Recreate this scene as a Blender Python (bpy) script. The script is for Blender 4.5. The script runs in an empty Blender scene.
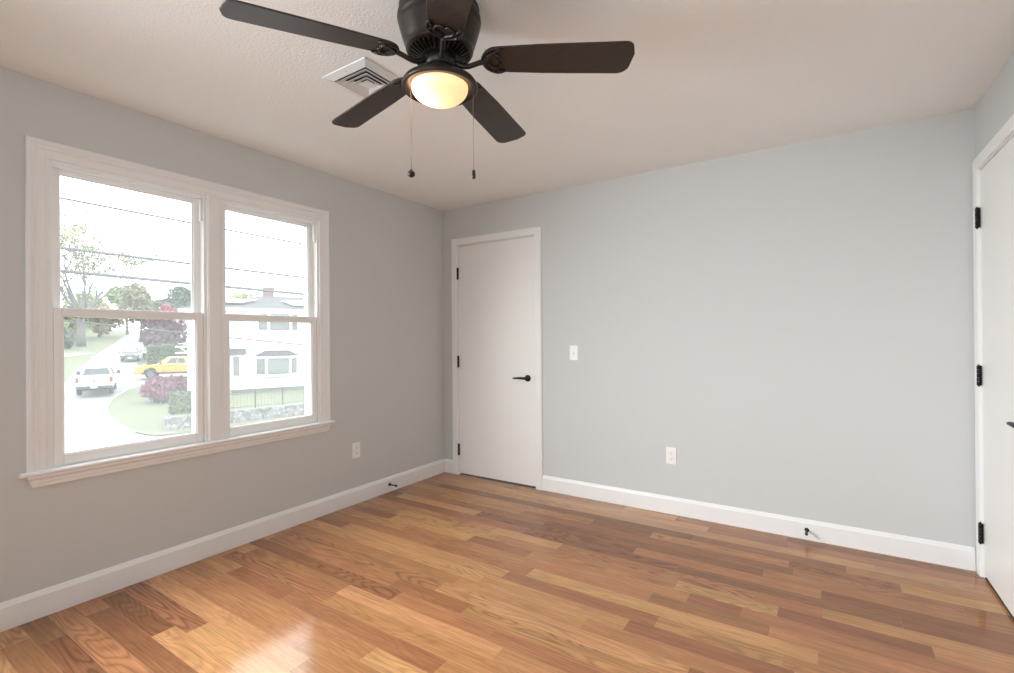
import bpy, bmesh, math, random
from mathutils import Vector, Matrix
random.seed(7)
PI = math.pi
C = bpy.context.scene.collection
sc = bpy.context.scene

# ------------------------------------------------------------------ camera
W, H, DEPTH = 3.605, 2.40, 4.30          # room: x 0..W, y -DEPTH..0, z 0..H
CAM = Vector((2.9302, -3.4392, 1.2257))
YAW, PITCH, ROLL, FOC = 0.5757, 0.0029, -0.0074, 485.77
fw = Vector((-math.sin(YAW)*math.cos(PITCH), math.cos(YAW)*math.cos(PITCH), math.sin(PITCH)))
rt = Vector((math.cos(YAW), math.sin(YAW), 0)); up = rt.cross(fw)
rt2 = math.cos(ROLL)*rt + math.sin(ROLL)*up; up2 = -math.sin(ROLL)*rt + math.cos(ROLL)*up
cd = bpy.data.cameras.new('camera'); cam = bpy.data.objects.new('camera', cd); C.objects.link(cam)
cd.sensor_fit = 'HORIZONTAL'; cd.sensor_width = 36.0; cd.lens = FOC/1014*36.0
cd.clip_start = .02; cd.clip_end = 600
cam.matrix_world = Matrix(((rt2.x, up2.x, -fw.x, CAM.x), (rt2.y, up2.y, -fw.y, CAM.y), (rt2.z, up2.z, -fw.z, CAM.z), (0, 0, 0, 1)))
sc.camera = cam

# ------------------------------------------------------------------ light
sc.view_settings.view_transform = 'Standard'; sc.view_settings.look = 'None'
sc.view_settings.gamma = 1.0; sc.view_settings.use_curve_mapping = False
sc.view_settings.exposure = 0.0
world = bpy.data.worlds.new('overcast_sky'); sc.world = world; world.use_nodes = True
bg = world.node_tree.nodes['Background']
bg.inputs[0].default_value = (0.92, 0.965, 1.0, 1); bg.inputs[1].default_value = 6.2
try:
    sc.cycles.use_denoising = True
    sc.cycles.max_bounces = 10; sc.cycles.diffuse_bounces = 6; sc.cycles.transparent_max_bounces = 12
    sc.cycles.sample_clamp_indirect = 6.0; sc.cycles.caustics_reflective = False; sc.cycles.caustics_refractive = False
except Exception:
    pass
def area(name, loc, to, sx, sy, power, col, portal=False):
    l = bpy.data.lights.new(name, 'AREA'); l.shape = 'RECTANGLE'; l.size = sx; l.size_y = sy; l.energy = power; l.color = col
    o = bpy.data.objects.new(name, l); C.objects.link(o); o.location = loc
    o.rotation_euler = (Vector(to)-Vector(loc)).to_track_quat('-Z', 'Y').to_euler()
    if portal: l.cycles.is_portal = True
    return o
area('window_portal', (-.17, -2.015, 1.35), (1, -2.015, 1.35), 1.42, 1.40, 1, (1, 1, 1), True)
# added fill lamp, unseen, standing in for daylight; the wall has no window here
area('side_fill_lamp', (-.03, -3.74, 1.42), (2.7, -1.50, .08), 1.0, 1.35, 126, (0.90, 0.955, 1.0)).data.spread = math.radians(104)
area('rear_portal', (2.35, -DEPTH-.17, 1.465), (2.35, 0, 1.465), 1.2, 1.03, 1, (1, 1, 1), True)

# ------------------------------------------------------------------ materials
def nd(t, typ, **k):
    n = t.nodes.new(typ)
    for a, b in k.items(): setattr(n, a, b)
    return n
def mat(name, col, rough=.5, metal=0., spec=.5, var=.06, scale=12., bump=0., bscale=200., coat=0.):
    m = bpy.data.materials.new(name); m.use_nodes = True; t = m.node_tree; b = t.nodes['Principled BSDF']
    b.inputs['Roughness'].default_value = rough; b.inputs['Metallic'].default_value = metal
    b.inputs['Specular IOR Level'].default_value = spec; b.inputs['Coat Weight'].default_value = coat
    tc = nd(t, 'ShaderNodeTexCoord'); nz = nd(t, 'ShaderNodeTexNoise'); nz.inputs['Scale'].default_value = scale; nz.inputs['Detail'].default_value = 3
    t.links.new(tc.outputs['Object'], nz.inputs['Vector'])
    mx = nd(t, 'ShaderNodeMix', data_type='RGBA')
    mx.inputs[6].default_value = (*[max(0, c*(1-var)) for c in col], 1); mx.inputs[7].default_value = (*[min(1, c*(1+var)) for c in col], 1)
    t.links.new(nz.outputs[0], mx.inputs[0]); t.links.new(mx.outputs[2], b.inputs['Base Color'])
    if bump:
        n2 = nd(t, 'ShaderNodeTexNoise'); n2.inputs['Scale'].default_value = bscale; n2.inputs['Detail'].default_value = 2
        bp = nd(t, 'ShaderNodeBump'); bp.inputs['Strength'].default_value = bump; bp.inputs['Distance'].default_value = .01
        t.links.new(tc.outputs['Object'], n2.inputs['Vector']); t.links.new(n2.outputs[0], bp.inputs['Height']); t.links.new(bp.outputs[0], b.inputs['Normal'])
    return m
M = {}
M['wall'] = mat('grey_wall_paint', (.602, .617, .610), .75, spec=.2, var=.012, scale=1.5, bump=.04, bscale=160)
M['ceiling'] = mat('textured_ceiling_paint', (.87, .86, .835), .9, spec=.1, var=.012, scale=3, bump=.26, bscale=95)
M['trim'] = mat('white_trim_paint', (.835, .84, .835), .35, var=.01)
M['door'] = mat('white_door_paint', (.84, .835, .815), .42, var=.012, scale=2)
M['vinyl'] = mat('white_window_vinyl', (.86, .865, .86), .3, var=.01)
M['plate'] = mat('white_plastic', (.86, .86, .84), .3, var=.01)
M['slot'] = mat('dark_slot', (.10, .095, .09), .6)
M['black'] = mat('black_metal', (.012, .011, .011), .38, metal=.3)
M['bronze'] = mat('oil_rubbed_bronze', (.030, .024, .020), .42, metal=.55, var=.2, scale=30)
M['neck'] = mat('brown_bronze', (.060, .040, .033), .4, metal=.5, var=.15)
M['vent'] = mat('white_enamel_metal', (.74, .74, .73), .4, var=.01)
M['vent_shade'] = mat('vent_shade_dark', (.05, .05, .05), .8)
M['chain'] = mat('antique_brass_chain', (.22, .19, .16), .5, metal=.5)
M['dark'] = mat('gap_shade_dark', (.03, .028, .025), .9)  # near-black stands in for the shade under the doors
# blade wood
def blade_mat():
    m = mat('dark_walnut_blade', (.040, .026, .021), .40, var=.0); t = m.node_tree; b = t.nodes['Principled BSDF']
    tc = nd(t, 'ShaderNodeTexCoord'); mp = nd(t, 'ShaderNodeMapping'); mp.inputs['Scale'].default_value = (4, 90, 4)
    nz = nd(t, 'ShaderNodeTexNoise'); nz.inputs['Scale'].default_value = 3; nz.inputs['Detail'].default_value = 5
    t.links.new(tc.outputs['Object'], mp.inputs[0]); t.links.new(mp.outputs[0], nz.inputs['Vector'])
    r = nd(t, 'ShaderNodeValToRGB'); r.color_ramp.elements[0].color = (.017, .011, .009, 1); r.color_ramp.elements[1].color = (.042, .027, .021, 1)
    r.color_ramp.elements[0].position = .3; r.color_ramp.elements[1].position = .7
    t.links.new(nz.outputs[0], r.inputs[0]); t.links.new(r.outputs[0], b.inputs['Base Color']); return m
M['blade'] = blade_mat()
def bowl_mat():
    m = bpy.data.materials.new('frosted_glass_bowl'); m.use_nodes = True; t = m.node_tree; t.nodes.clear()
    o = nd(t, 'ShaderNodeOutputMaterial'); a = nd(t, 'ShaderNodeBsdfTranslucent'); d = nd(t, 'ShaderNodeBsdfDiffuse'); g = nd(t, 'ShaderNodeBsdfGlossy')
    nz = nd(t, 'ShaderNodeTexNoise'); nz.inputs['Scale'].default_value = 8
    r = nd(t, 'ShaderNodeValToRGB'); r.color_ramp.elements[0].color = (.96, .80, .62, 1); r.color_ramp.elements[1].color = (.97, .84, .68, 1)
    t.links.new(nz.outputs[0], r.inputs[0]); t.links.new(r.outputs[0], a.inputs[0]); t.links.new(r.outputs[0], d.inputs[0])
    g.inputs['Roughness'].default_value = .2
    m1 = nd(t, 'ShaderNodeMixShader'); m1.inputs[0].default_value = .30; m2 = nd(t, 'ShaderNodeMixShader'); m2.inputs[0].default_value = .05
    t.links.new(a.outputs[0], m1.inputs[1]); t.links.new(d.outputs[0], m1.inputs[2]); t.links.new(m1.outputs[0], m2.inputs[1]); t.links.new(g.outputs[0], m2.inputs[2])
    t.links.new(m2.outputs[0], o.inputs[0]); return m
M['bowl'] = bowl_mat()
def pane_mat(name, veil, gloss=.04):
    m = bpy.data.materials.new(name); m.use_nodes = True; t = m.node_tree; t.nodes.clear()
    o = nd(t, 'ShaderNodeOutputMaterial'); tr = nd(t, 'ShaderNodeBsdfTransparent'); tl = nd(t, 'ShaderNodeBsdfTranslucent'); g = nd(t, 'ShaderNodeBsdfGlossy')
    tr.inputs[0].default_value = (.97, .985, .98, 1); tl.inputs[0].default_value = (.96, .98, .98, 1); g.inputs['Roughness'].default_value = .02
    nz = nd(t, 'ShaderNodeTexNoise'); nz.inputs['Scale'].default_value = 6; mr = nd(t, 'ShaderNodeMapRange')
    mr.inputs[3].default_value = veil*.85; mr.inputs[4].default_value = veil*1.15; t.links.new(nz.outputs[0], mr.inputs[0])
    m1 = nd(t, 'ShaderNodeMixShader'); m2 = nd(t, 'ShaderNodeMixShader'); m2.inputs[0].default_value = gloss
    t.links.new(mr.outputs[0], m1.inputs[0]); t.links.new(tr.outputs[0], m1.inputs[1]); t.links.new(tl.outputs[0], m1.inputs[2])
    t.links.new(m1.outputs[0], m2.inputs[1]); t.links.new(g.outputs[0], m2.inputs[2]); t.links.new(m2.outputs[0], o.inputs[0]); return m
M['pane'] = pane_mat('glare_veiled_window_glass', .06)  # translucent share lays a veil of glare over the bright outdoors
def floor_mat():
    m = bpy.data.materials.new('oak_strip_floor'); m.use_nodes = True; t = m.node_tree; b = t.nodes['Principled BSDF']; L = t.links.new
    def mth(op, a, b_=None, c=None):
        n = nd(t, 'ShaderNodeMath', operation=op)
        for i, v in enumerate((a, b_, c)):
            if v is None: continue
            if isinstance(v, (int, float)): n.inputs[i].default_value = v
            else: L(v, n.inputs[i])
        return n.outputs[0]
    def wn(a, b_=0.0):
        c = nd(t, 'ShaderNodeCombineXYZ')
        for i, v in enumerate((a, b_)):
            if isinstance(v, (int, float)): c.inputs[i].default_value = v
            else: L(v, c.inputs[i])
        n = nd(t, 'ShaderNodeTexWhiteNoise', noise_dimensions='3D'); L(c.outputs[0], n.inputs['Vector']); return n
    tc = nd(t, 'ShaderNodeTexCoord'); sp = nd(t, 'ShaderNodeSeparateXYZ'); L(tc.outputs['Object'], sp.inputs[0])
    x, y = sp.outputs[0], sp.outputs[1]
    BW = .0905
    yy = mth('DIVIDE', mth('ADD', y, 20*BW*5+.0235), BW); row = mth('FLOOR', yy); fy = mth('FRACT', yy)
    r1 = wn(row, 3.3).outputs['Value']; r2 = wn(row, 9.1).outputs['Value']
    ln = mth('MULTIPLY_ADD', r2, .9, 1.0)
    xx = mth('DIVIDE', mth('MULTIPLY_ADD', r1, 9.0, mth('ADD', x, 30.0)), ln)
    # jitter board ends inside each row by a per-cell cutoff
    pid = mth('FLOOR', xx); fx = mth('FRACT', xx)
    thr = mth('MULTIPLY_ADD', wn(row, pid).outputs['Value'], .62, .19)
    half = mth('GREATER_THAN', fx, thr)
    pid2 = mth('MULTIPLY_ADD', pid, 2.0, half)
    w1 = wn(row, pid2); w2 = wn(mth('ADD', row, 77.7), pid2); w3 = wn(mth('ADD', row, 191.3), pid2)
    # grain
    def grain(sx, sy, dist=0., det=2.):
        c = nd(t, 'ShaderNodeCombineXYZ')
        L(mth('MULTIPLY_ADD', w1.outputs['Value'], 63.0, mth('MULTIPLY', x, sx)), c.inputs[0])
        L(mth('MULTIPLY_ADD', w2.outputs['Value'], 41.0, mth('MULTIPLY', y, sy)), c.inputs[1])
        L(mth('MULTIPLY', w3.outputs['Value'], 29.0), c.inputs[2])
        n = nd(t, 'ShaderNodeTexNoise'); n.inputs['Scale'].default_value = 1; n.inputs['Detail'].default_value = det; n.inputs['Distortion'].default_value = dist
        L(c.outputs[0], n.inputs['Vector']); return n.outputs[0]
    g1 = grain(1.4, 9.5, .12, 1.0)
    rings = mth('POWER', mth('MULTIPLY_ADD', mth('SINE', mth('MULTIPLY', g1, 105.0)), .5, .5), 2.2)
    fine = grain(5, 150, .1, 4)
    broad = grain(3.0, 14, .3, 3)
    cr = nd(t, 'ShaderNodeValToRGB'); e = cr.color_ramp.elements
    e[0].position = 0; e[0].color = (.195, .076, .028, 1); e[1].position = 1; e[1].color = (.43, .208, .077, 1)
    for p, c in ((.10, (.238, .095, .036, 1)), (.35, (.300, .126, .047, 1)), (.65, (.352, .156, .057, 1)), (.90, (.425, .203, .076, 1))):
        k = e.new(p); k.color = c
    L(w1.outputs['Value'], cr.inputs[0])
    hs = nd(t, 'ShaderNodeHueSaturation'); L(cr.outputs[0], hs.inputs['Color'])
    L(mth('MULTIPLY_ADD', w2.outputs['Value'], .012, .494), hs.inputs['Hue'])
    hs.inputs['Saturation'].default_value = .96
    amp = mth('MULTIPLY_ADD', mth('POWER', w3.outputs['Value'], 2.2), .42, .07)
    v = mth('MULTIPLY_ADD', mth('MULTIPLY', rings, amp), -1.0, 1.14)
    v = mth('MULTIPLY', v, mth('MULTIPLY_ADD', fine, .95, .53))
    v = mth('MULTIPLY', v, mth('MULTIPLY_ADD', broad, .55, .74))
    L(v, hs.inputs['Value'])
    # seams; their pale colour stands in for light caught on the board bevels
    ey = mth('MINIMUM', fy, mth('SUBTRACT', 1.0, fy)); sy_ = mth('LESS_THAN', ey, .011)
    d1 = mth('ABSOLUTE', mth('SUBTRACT', fx, thr)); d2 = mth('MINIMUM', fx, mth('SUBTRACT', 1.0, fx))
    ex = mth('MULTIPLY', mth('MINIMUM', d1, d2), ln); sx_ = mth('LESS_THAN', ex, .0010)
    seam = mth('MAXIMUM', sy_, sx_)
    mx = nd(t, 'ShaderNodeMix', data_type='RGBA'); L(mth('MULTIPLY', seam, .45), mx.inputs[0]); L(hs.outputs[0], mx.inputs[6]); mx.inputs[7].default_value = (.46, .26, .125, 1)
    L(mx.outputs[2], b.inputs['Base Color'])
    L(mth('MULTIPLY_ADD', broad, .08, .09), b.inputs['Roughness']); b.inputs['Specular IOR Level'].default_value = .4
    # each board lies at a very slightly different tilt; seams dip
    bp = nd(t, 'ShaderNodeBump'); bp.inputs['Strength'].default_value = .25; bp.inputs['Distance'].default_value = .002
    hgt = mth('SUBTRACT', mth('MULTIPLY_ADD', grain(6, 22, 0, 1), .35, mth('MULTIPLY', fine, .05)), mth('MULTIPLY', seam, .9)); L(hgt, bp.inputs['Height']); L(bp.outputs[0], b.inputs['Normal'])
    return m
M['floor'] = floor_mat()
# outdoors
M['grass'] = mat('lawn_grass', (.114, .122, .078), .9, spec=.1, var=.22, scale=1.4)
M['asphalt'] = mat('pale_asphalt', (.160, .159, .158), .85, var=.06, scale=.6)
M['concrete'] = mat('concrete', (.25, .25, .24), .85, var=.06, scale=3)
M['bark'] = mat('grey_bark', (.10, .092, .085), .9, var=.2, scale=5)
def leaf(n, c, v=.35): M[n] = mat(n, c, .7, spec=.2, var=v, scale=2.5)
leaf('pale_green_leaves', (0.163, 0.188, 0.081)); leaf('olive_leaves', (0.181, 0.175, 0.094)); leaf('evergreen_needles', (0.069, 0.106, 0.069))
leaf('purple_leaves', (0.088, 0.052, 0.062)); leaf('magenta_leaves', (0.156, 0.053, 0.081)); leaf('hedge_leaves', (0.075, 0.103, 0.050)); leaf('box_leaves', (0.106, 0.131, 0.073))
leaf('bush_leaves', (0.188, 0.156, 0.094)); leaf('shrub_leaves', (0.069, 0.094, 0.056)); leaf('fresh_leaves', (0.138, 0.188, 0.075)); leaf('red_leaves', (0.237, 0.050, 0.069))
M['siding'] = mat('white_siding', (.55, .55, .55), .6, var=.015)
M['roof'] = mat('grey_shingles', (.048, .048, .052), .9, var=.2, scale=9)
M['brick'] = mat('chimney_brick', (.13, .075, .06), .9, var=.25, scale=14)
M['house_glass'] = mat('house_window_glass', (.10, .108, .104), .15, var=.1, scale=2)
M['shutter'] = mat('grey_shutter', (.32, .36, .38), .6)
M['solar_glare'] = mat('sky_glare_solar_panel', (.30, .31, .32), .1, var=.02)  # pale base colour imitates sky glare off the panel
M['solar_dark'] = mat('dark_solar_panel', (.02, .022, .028), .2)
M['gutter'] = mat('white_gutter', (.84, .84, .84), .4)
M['foundation'] = mat('grey_foundation', (.10, .10, .105), .9, var=.1)
M['iron'] = mat('black_iron', (.03, .03, .03), .5)
M['cable'] = mat('black_cable', (.035, .035, .04), .6)
M['truck_white'] = mat('white_car_paint', (.55, .55, .55), .15, coat=.5, var=.01)
M['truck_yellow'] = mat('yellow_car_paint', (.40, .225, .03), .2, coat=.5, var=.01)
M['car_black'] = mat('black_car_paint', (.025, .028, .034), .15, coat=.5, var=.01)
M['glass_dark'] = mat('tinted_car_glass', (.05, .06, .065), .25, spec=.3)
M['glass_light'] = mat('sky_facing_car_glass', (.08, .085, .09), .05, spec=1.0)
M['rubber'] = mat('tyre_rubber', (.025, .025, .026), .8)
M['steel'] = mat('alloy_rim', (.12, .12, .125), .4, metal=.4)
M['bumper'] = mat('dark_bumper', (.05, .052, .055), .4, metal=.3)
M['red'] = mat('red_lens', (.20, .02, .02), .2)
M['clear'] = mat('clear_lens', (.75, .75, .72), .1)
M['post'] = mat('white_painted_post', (.85, .85, .85), .5, var=.02)
def stone_mat():
    m = mat('dry_laid_stone', (.5, .48, .45), .9); t = m.node_tree; b = t.nodes['Principled BSDF']
    tc = nd(t, 'ShaderNodeTexCoord'); v = nd(t, 'ShaderNodeTexVoronoi'); v.inputs['Scale'].default_value = 5.0
    v2 = nd(t, 'ShaderNodeTexVoronoi', feature='DISTANCE_TO_EDGE'); v2.inputs['Scale'].default_value = 5.0
    t.links.new(tc.outputs['Object'], v.inputs[0]); t.links.new(tc.outputs['Object'], v2.inputs[0])
    r = nd(t, 'ShaderNodeValToRGB'); r.color_ramp.elements[0].color = (.10, .09, .082, 1); r.color_ramp.elements[1].color = (.21, .20, .19, 1)
    sx = nd(t, 'ShaderNodeSeparateColor'); t.links.new(v.outputs['Color'], sx.inputs[0]); t.links.new(sx.outputs[0], r.inputs[0])
    mr = nd(t, 'ShaderNodeMapRange'); mr.inputs[2].default_value = .09; t.links.new(v2.outputs[0], mr.inputs[0])
    mx = nd(t, 'ShaderNodeMix', data_type='RGBA'); mx.inputs[6].default_value = (.035, .034, .033, 1); t.links.new(r.outputs[0], mx.inputs[7]); t.links.new(mr.outputs[0], mx.inputs[0])
    t.links.new(mx.outputs[2], b.inputs['Base Color']); return m
M['stone'] = stone_mat()

# ------------------------------------------------------------------ mesh helpers
class MB:
    def __init__(s): s.v = []; s.f = []; s.sm = []
    def add(s, v, f, smooth=False):
        n = len(s.v); s.v += [tuple(p) for p in v]; s.f += [tuple(i+n for i in q) for q in f]; s.sm += [smooth]*len(f)
    def box(s, x0, x1, y0, y1, z0, z1):
        s.add([(x0,y0,z0),(x1,y0,z0),(x1,y1,z0),(x0,y1,z0),(x0,y0,z1),(x1,y0,z1),(x1,y1,z1),(x0,y1,z1)],
              [(0,3,2,1),(4,5,6,7),(0,1,5,4),(1,2,6,5),(2,3,7,6),(3,0,4,7)])
    def prism(s, pts, f0, f1, smooth=False):   # pts 2D polygon; f0/f1 map it to the two end faces
        n = len(pts); s.add([f0(*p) for p in pts]+[f1(*p) for p in pts],
            [tuple(range(n-1,-1,-1)), tuple(range(n,2*n))]+[(i,(i+1)%n,n+(i+1)%n,n+i) for i in range(n)], smooth)
    def lathe(s, prof, c=(0,0,0), n=40, smooth=True):  # prof [(r,z)]
        v = []; f = []
        for r, z in prof:
            for k in range(n): a = 2*PI*k/n; v.append((c[0]+r*math.cos(a), c[1]+r*math.sin(a), c[2]+z))
        for i in range(len(prof)-1):
            for k in range(n): k2 = (k+1)%n; f.append((i*n+k, i*n+k2, (i+1)*n+k2, (i+1)*n+k))
        s.add(v, f, smooth)
        if prof[0][0] > 1e-4: s.add(v[:n], [tuple(range(n-1,-1,-1))])
        if prof[-1][0] > 1e-4: s.add(v[-n:], [tuple(range(n))])
    def tube(s, pts, rad, n=8, cap=True, smooth=True):
        pts = [Vector(p) for p in pts]; rads = rad if isinstance(rad, (list, tuple)) else [rad]*len(pts)
        v = []; f = []; prev = None
        for i, p in enumerate(pts):
            d = (pts[min(i+1, len(pts)-1)]-pts[max(i-1, 0)]).normalized()
            if prev is None: a = d.orthogonal().normalized()
            else:
                a = prev-d*prev.dot(d); a = a.normalized() if a.length > 1e-6 else d.orthogonal().normalized()
            prev = a; b = d.cross(a)
            for k in range(n): t = 2*PI*k/n; v.append(p+(a*math.cos(t)+b*math.sin(t))*rads[i])
        for i in range(len(pts)-1):
            for k in range(n): k2 = (k+1)%n; f.append((i*n+k, i*n+k2, (i+1)*n+k2, (i+1)*n+k))
        if cap: f += [tuple(range(n-1,-1,-1)), tuple(range((len(pts)-1)*n, len(pts)*n))]
        s.add(v, f, smooth)
    def build(s, name, m, parent=None, bevel=0., seg=2, loc=None):
        me = bpy.data.meshes.new(name); me.from_pydata(s.v, [], s.f); me.update()
        bm = bmesh.new(); bm.from_mesh(me); bmesh.ops.recalc_face_normals(bm, faces=bm.faces); bm.to_mesh(me); bm.free()
        for p, q in zip(me.polygons, s.sm): p.use_smooth = q
        o = bpy.data.objects.new(name, me); C.objects.link(o); me.materials.append(m)
        if parent: o.parent = parent
        if loc: o.location = loc
        if bevel:
            b = o.modifiers.new('bevel', 'BEVEL'); b.width = bevel; b.segments = seg; b.limit_method = 'ANGLE'; b.angle_limit = math.radians(40)
        return o
def tag(o, label=None, cat=None, group=None, kind=None):
    if label: o['label'] = label
    if cat: o['category'] = cat
    if group: o['group'] = group
    if kind: o['kind'] = kind
    return o
def empty(name, loc=(0,0,0), rz=0., label=None, cat=None, group=None, kind=None):
    o = bpy.data.objects.new(name, None); C.objects.link(o); o.location = loc; o.rotation_euler = (0,0,rz); o.empty_display_size = .1
    return tag(o, label, cat, group, kind)
def struct(o, label, cat): return tag(o, label, cat, None, 'structure')
def ring(mb, prof, a0, a1, z0, z1, fn):
    # mitred three-sided moulding round an opening; prof = [(u outwards, p proud)], fn(a, z, p)
    n = len(prof); st = []
    st.append([fn(a0-u, z0, p) for u, p in prof]); st.append([fn(a0-u, z1+u, p) for u, p in prof])
    st.append([fn(a1+u, z1+u, p) for u, p in prof]); st.append([fn(a1+u, z0, p) for u, p in prof])
    v = [q for s_ in st for q in s_]; f = []
    for i in range(3):
        for k in range(n): k2 = (k+1)%n; f.append((i*n+k, i*n+k2, (i+1)*n+k2, (i+1)*n+k))
    f += [tuple(range(n-1,-1,-1)), tuple(range(3*n, 4*n))]
    mb.add(v, f)

# ------------------------------------------------------------------ room shell
WT = .16
OY0, OY1, OZ0, OZ1 = -2.725, -1.32, .645, 2.05       # window opening in the left wall
m = MB(); m.box(-.02, W+.02, -DEPTH-.02, .02, -.12, 0); struct(m.build('floor', M['floor']), 'glossy oak strip floor', 'floor')
m = MB(); m.box(-WT, W+WT, -DEPTH-WT, WT, H, H+.15); struct(m.build('ceiling', M['ceiling']), 'textured white ceiling', 'ceiling')
def wall_with_hole(name, fn, a0, a1, b0, b1, z0, z1, label):
    m = MB()
    def bx(p, q, r, s_):
        if q-p > 1e-4 and s_-r > 1e-4: m.prism([(p, r), (q, r), (q, s_), (p, s_)], lambda u, z: fn(u, z, 0), lambda u, z: fn(u, z, WT))
    bx(a0, b0, -.1, H); bx(b1, a1, -.1, H); bx(b0, b1, z1, H); bx(b0, b1, -.1, z0)
    return struct(m.build(name, M['wall']), label, 'wall')
wall_with_hole('wall_left', lambda u, z, d: (-d, u, z), -DEPTH-WT, WT, OY0, OY1, OZ0-.02, OZ1, 'grey painted wall with the double window')
D0, D1, DZ = .174, .972, 2.062                         # door in the back wall
wall_with_hole('wall_back', lambda u, z, d: (u, d, z), 0, W, D0, D1, -.1, DZ, 'grey painted wall with the closed white door and light switch')
E0, E1 = -.878, -.075                                  # door in the right wall
wall_with_hole('wall_right', lambda u, z, d: (W+d, u, z), -DEPTH-WT, WT, E0, E1, -.1, DZ, 'grey painted wall at the right edge holding a white door')
wall_with_hole('wall_front', lambda u, z, d: (u, -DEPTH-d, z), 0, W, 1.75, 2.95, .95, 1.98, 'grey painted wall behind the camera')  # window hole added behind the camera to let in sky fill

# baseboards
BP = [(0, 0), (.015, 0), (.015, .098), (.011, .106), (.009, .112), (.005, .119), (0, .120)]
def base(name, f0, f1, label):
    m = MB(); m.prism(BP, f0, f1); struct(m.build(name, M['trim'], bevel=.0015), label, 'baseboard')
base('baseboard_left', lambda d, z: (d, -DEPTH, z), lambda d, z: (d, 0, z), 'white baseboard under the window wall')
m = MB(); m.prism(BP, lambda d, z: (.015, -d, z), lambda d, z: (.109, -d, z)); m.prism(BP, lambda d, z: (1.036, -d, z), lambda d, z: (W-.018, -d, z))
struct(m.build('baseboard_back', M['trim'], bevel=.0015), 'white baseboard along the back wall', 'baseboard')
base('baseboard_right', lambda d, z: (W-d, -DEPTH, z), lambda d, z: (W-d, E0-.065, z), 'white baseboard on the right wall')
base('baseboard_front', lambda d, z: (0, -DEPTH+d, z), lambda d, z: (W, -DEPTH+d, z), 'white baseboard behind the camera')

# ------------------------------------------------------------------ window
CP = [(0, 0), (0, .012), (.010, .013), (.014, .0085), (.036, .0115), (.040, .0155), (.046, .0155), (.050, .0105), (.058, .0155), (.064, .019), (.073, .019), (.077, .016), (.077, 0)]
m = MB(); ring(m, CP, OY0, OY1, .652, OZ1, lambda a, z, p: (p, a, z))
struct(m.build('trim_1', M['trim']), 'white moulded casing round the double window', 'window casing')
m = MB(); m.box(-.10, .012, -2.054, -1.976, .652, OZ1); m.box(.0, .016, -2.048, -1.982, .652, OZ1)
struct(m.build('trim_2', M['trim'], bevel=.003), 'flat white mullion between the two window units', 'mullion')
m2 = MB()
m2.box(-.16, -.0005, OY0+.001, OY1-.001, .634, .652)
m2.prism([(-.0, .634), (.034, .634), (.039, .637), (.041, .643), (.039, .649), (.034, .652), (-.0, .652)], lambda x, z: (x, -2.826, z), lambda x, z: (x, -1.222, z))
struct(m2.build('trim_3', M['trim'], bevel=.002), 'white projecting window stool across both windows', 'window sill')
m = MB(); AP = [(0, .634), (.030, .634), (.031, .624), (.026, .617), (.022, .612), (.021, .600), (.018, .594), (.018, .588), (.015, .580), (0, .578)]
def apx(x, z, side): return (x, (-2.806+(.634-z)*.40) if side == 0 else (-1.240-(.634-z)*.40), z)
m.prism(AP, lambda x, z: apx(x, z, 0), lambda x, z: apx(x, z, 1))
struct(m.build('trim_4', M['trim']), 'white moulded apron under the window stool', 'window apron')

def sash(name, parent, y0, y1, z0, z1, x0, x1, st, tr, br):
    m = MB(); m.box(x0, x1, y0, y0+st, z0, z1); m.box(x0, x1, y1-st, y1, z0, z1); m.box(x0, x1, y0+st, y1-st, z0, z0+br); m.box(x0, x1, y0+st, y1-st, z1-tr, z1)
    # glazing bead
    xm = (x0+x1)/2
    for a, b, c, d in ((y0+st, y0+st+.006, z0+br, z1-tr), (y1-st-.006, y1-st, z0+br, z1-tr), (y0+st, y1-st, z0+br, z0+br+.006), (y0+st, y1-st, z1-tr-.006, z1-tr)):
        m.box(xm-.002, x1-.006, a, b, c, d)
    s = m.build(name, M['vinyl'], parent, bevel=.0025)
    g = MB(); g.box(xm-.005, xm-.003, y0+st-.004, y1-st+.004, z0+br-.004, z1-tr+.004); g.build('pane', M['pane'], s)
    return s
def double_hung(name, y0, y1, label):
    w = empty(name, (0, 0, 0), 0, label, 'window', None, 'structure')
    m = MB(); zb, zt, t = .652, OZ1, .014
    m.box(-.15, .000, y0, y0+t, zb, zt); m.box(-.15, .000, y1-t, y1, zb, zt); m.box(-.15, .000, y0+t, y1-t, zt-t, zt); m.box(-.15, -.006, y0+t, y1-t, zb, zb+.004)
    # parting stops between the sash tracks
    for a, b in ((y0+t, y0+t+.008), (y1-t-.008, y1-t)):
        m.box(-.043, -.039, a, b, zb, zt-t); m.box(-.085, -.076, a, b, zb, zt-t)
    m.box(-.030, -.010, y0+t, y1-t, zt-t-.008, zt-t)
    m.build('frame', M['vinyl'], w, bevel=.0015)
    sash('upper_sash', w, y0+t+.002, y1-t-.002, 1.345, zt-t-.004, -.074, -.044, .032, .026, .030)
    ls = sash('lower_sash', w, y0+t+.002, y1-t-.002, .656, 1.380, -.038, -.006, .034, .036, .046)
    b = MB(); b.box(-.036, -.010, y1-t-.012, y1-t-.001, 1.90, zt-t-.012); b.build('balance_cover', M['plate'], w, bevel=.003)
    return w
double_hung('window_1', OY0, -2.054, 'white double-hung window unit nearer the camera, street and trucks behind it')
double_hung('window_2', -1.976, OY1, 'white double-hung window unit nearer the far corner, white house behind it')

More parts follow.
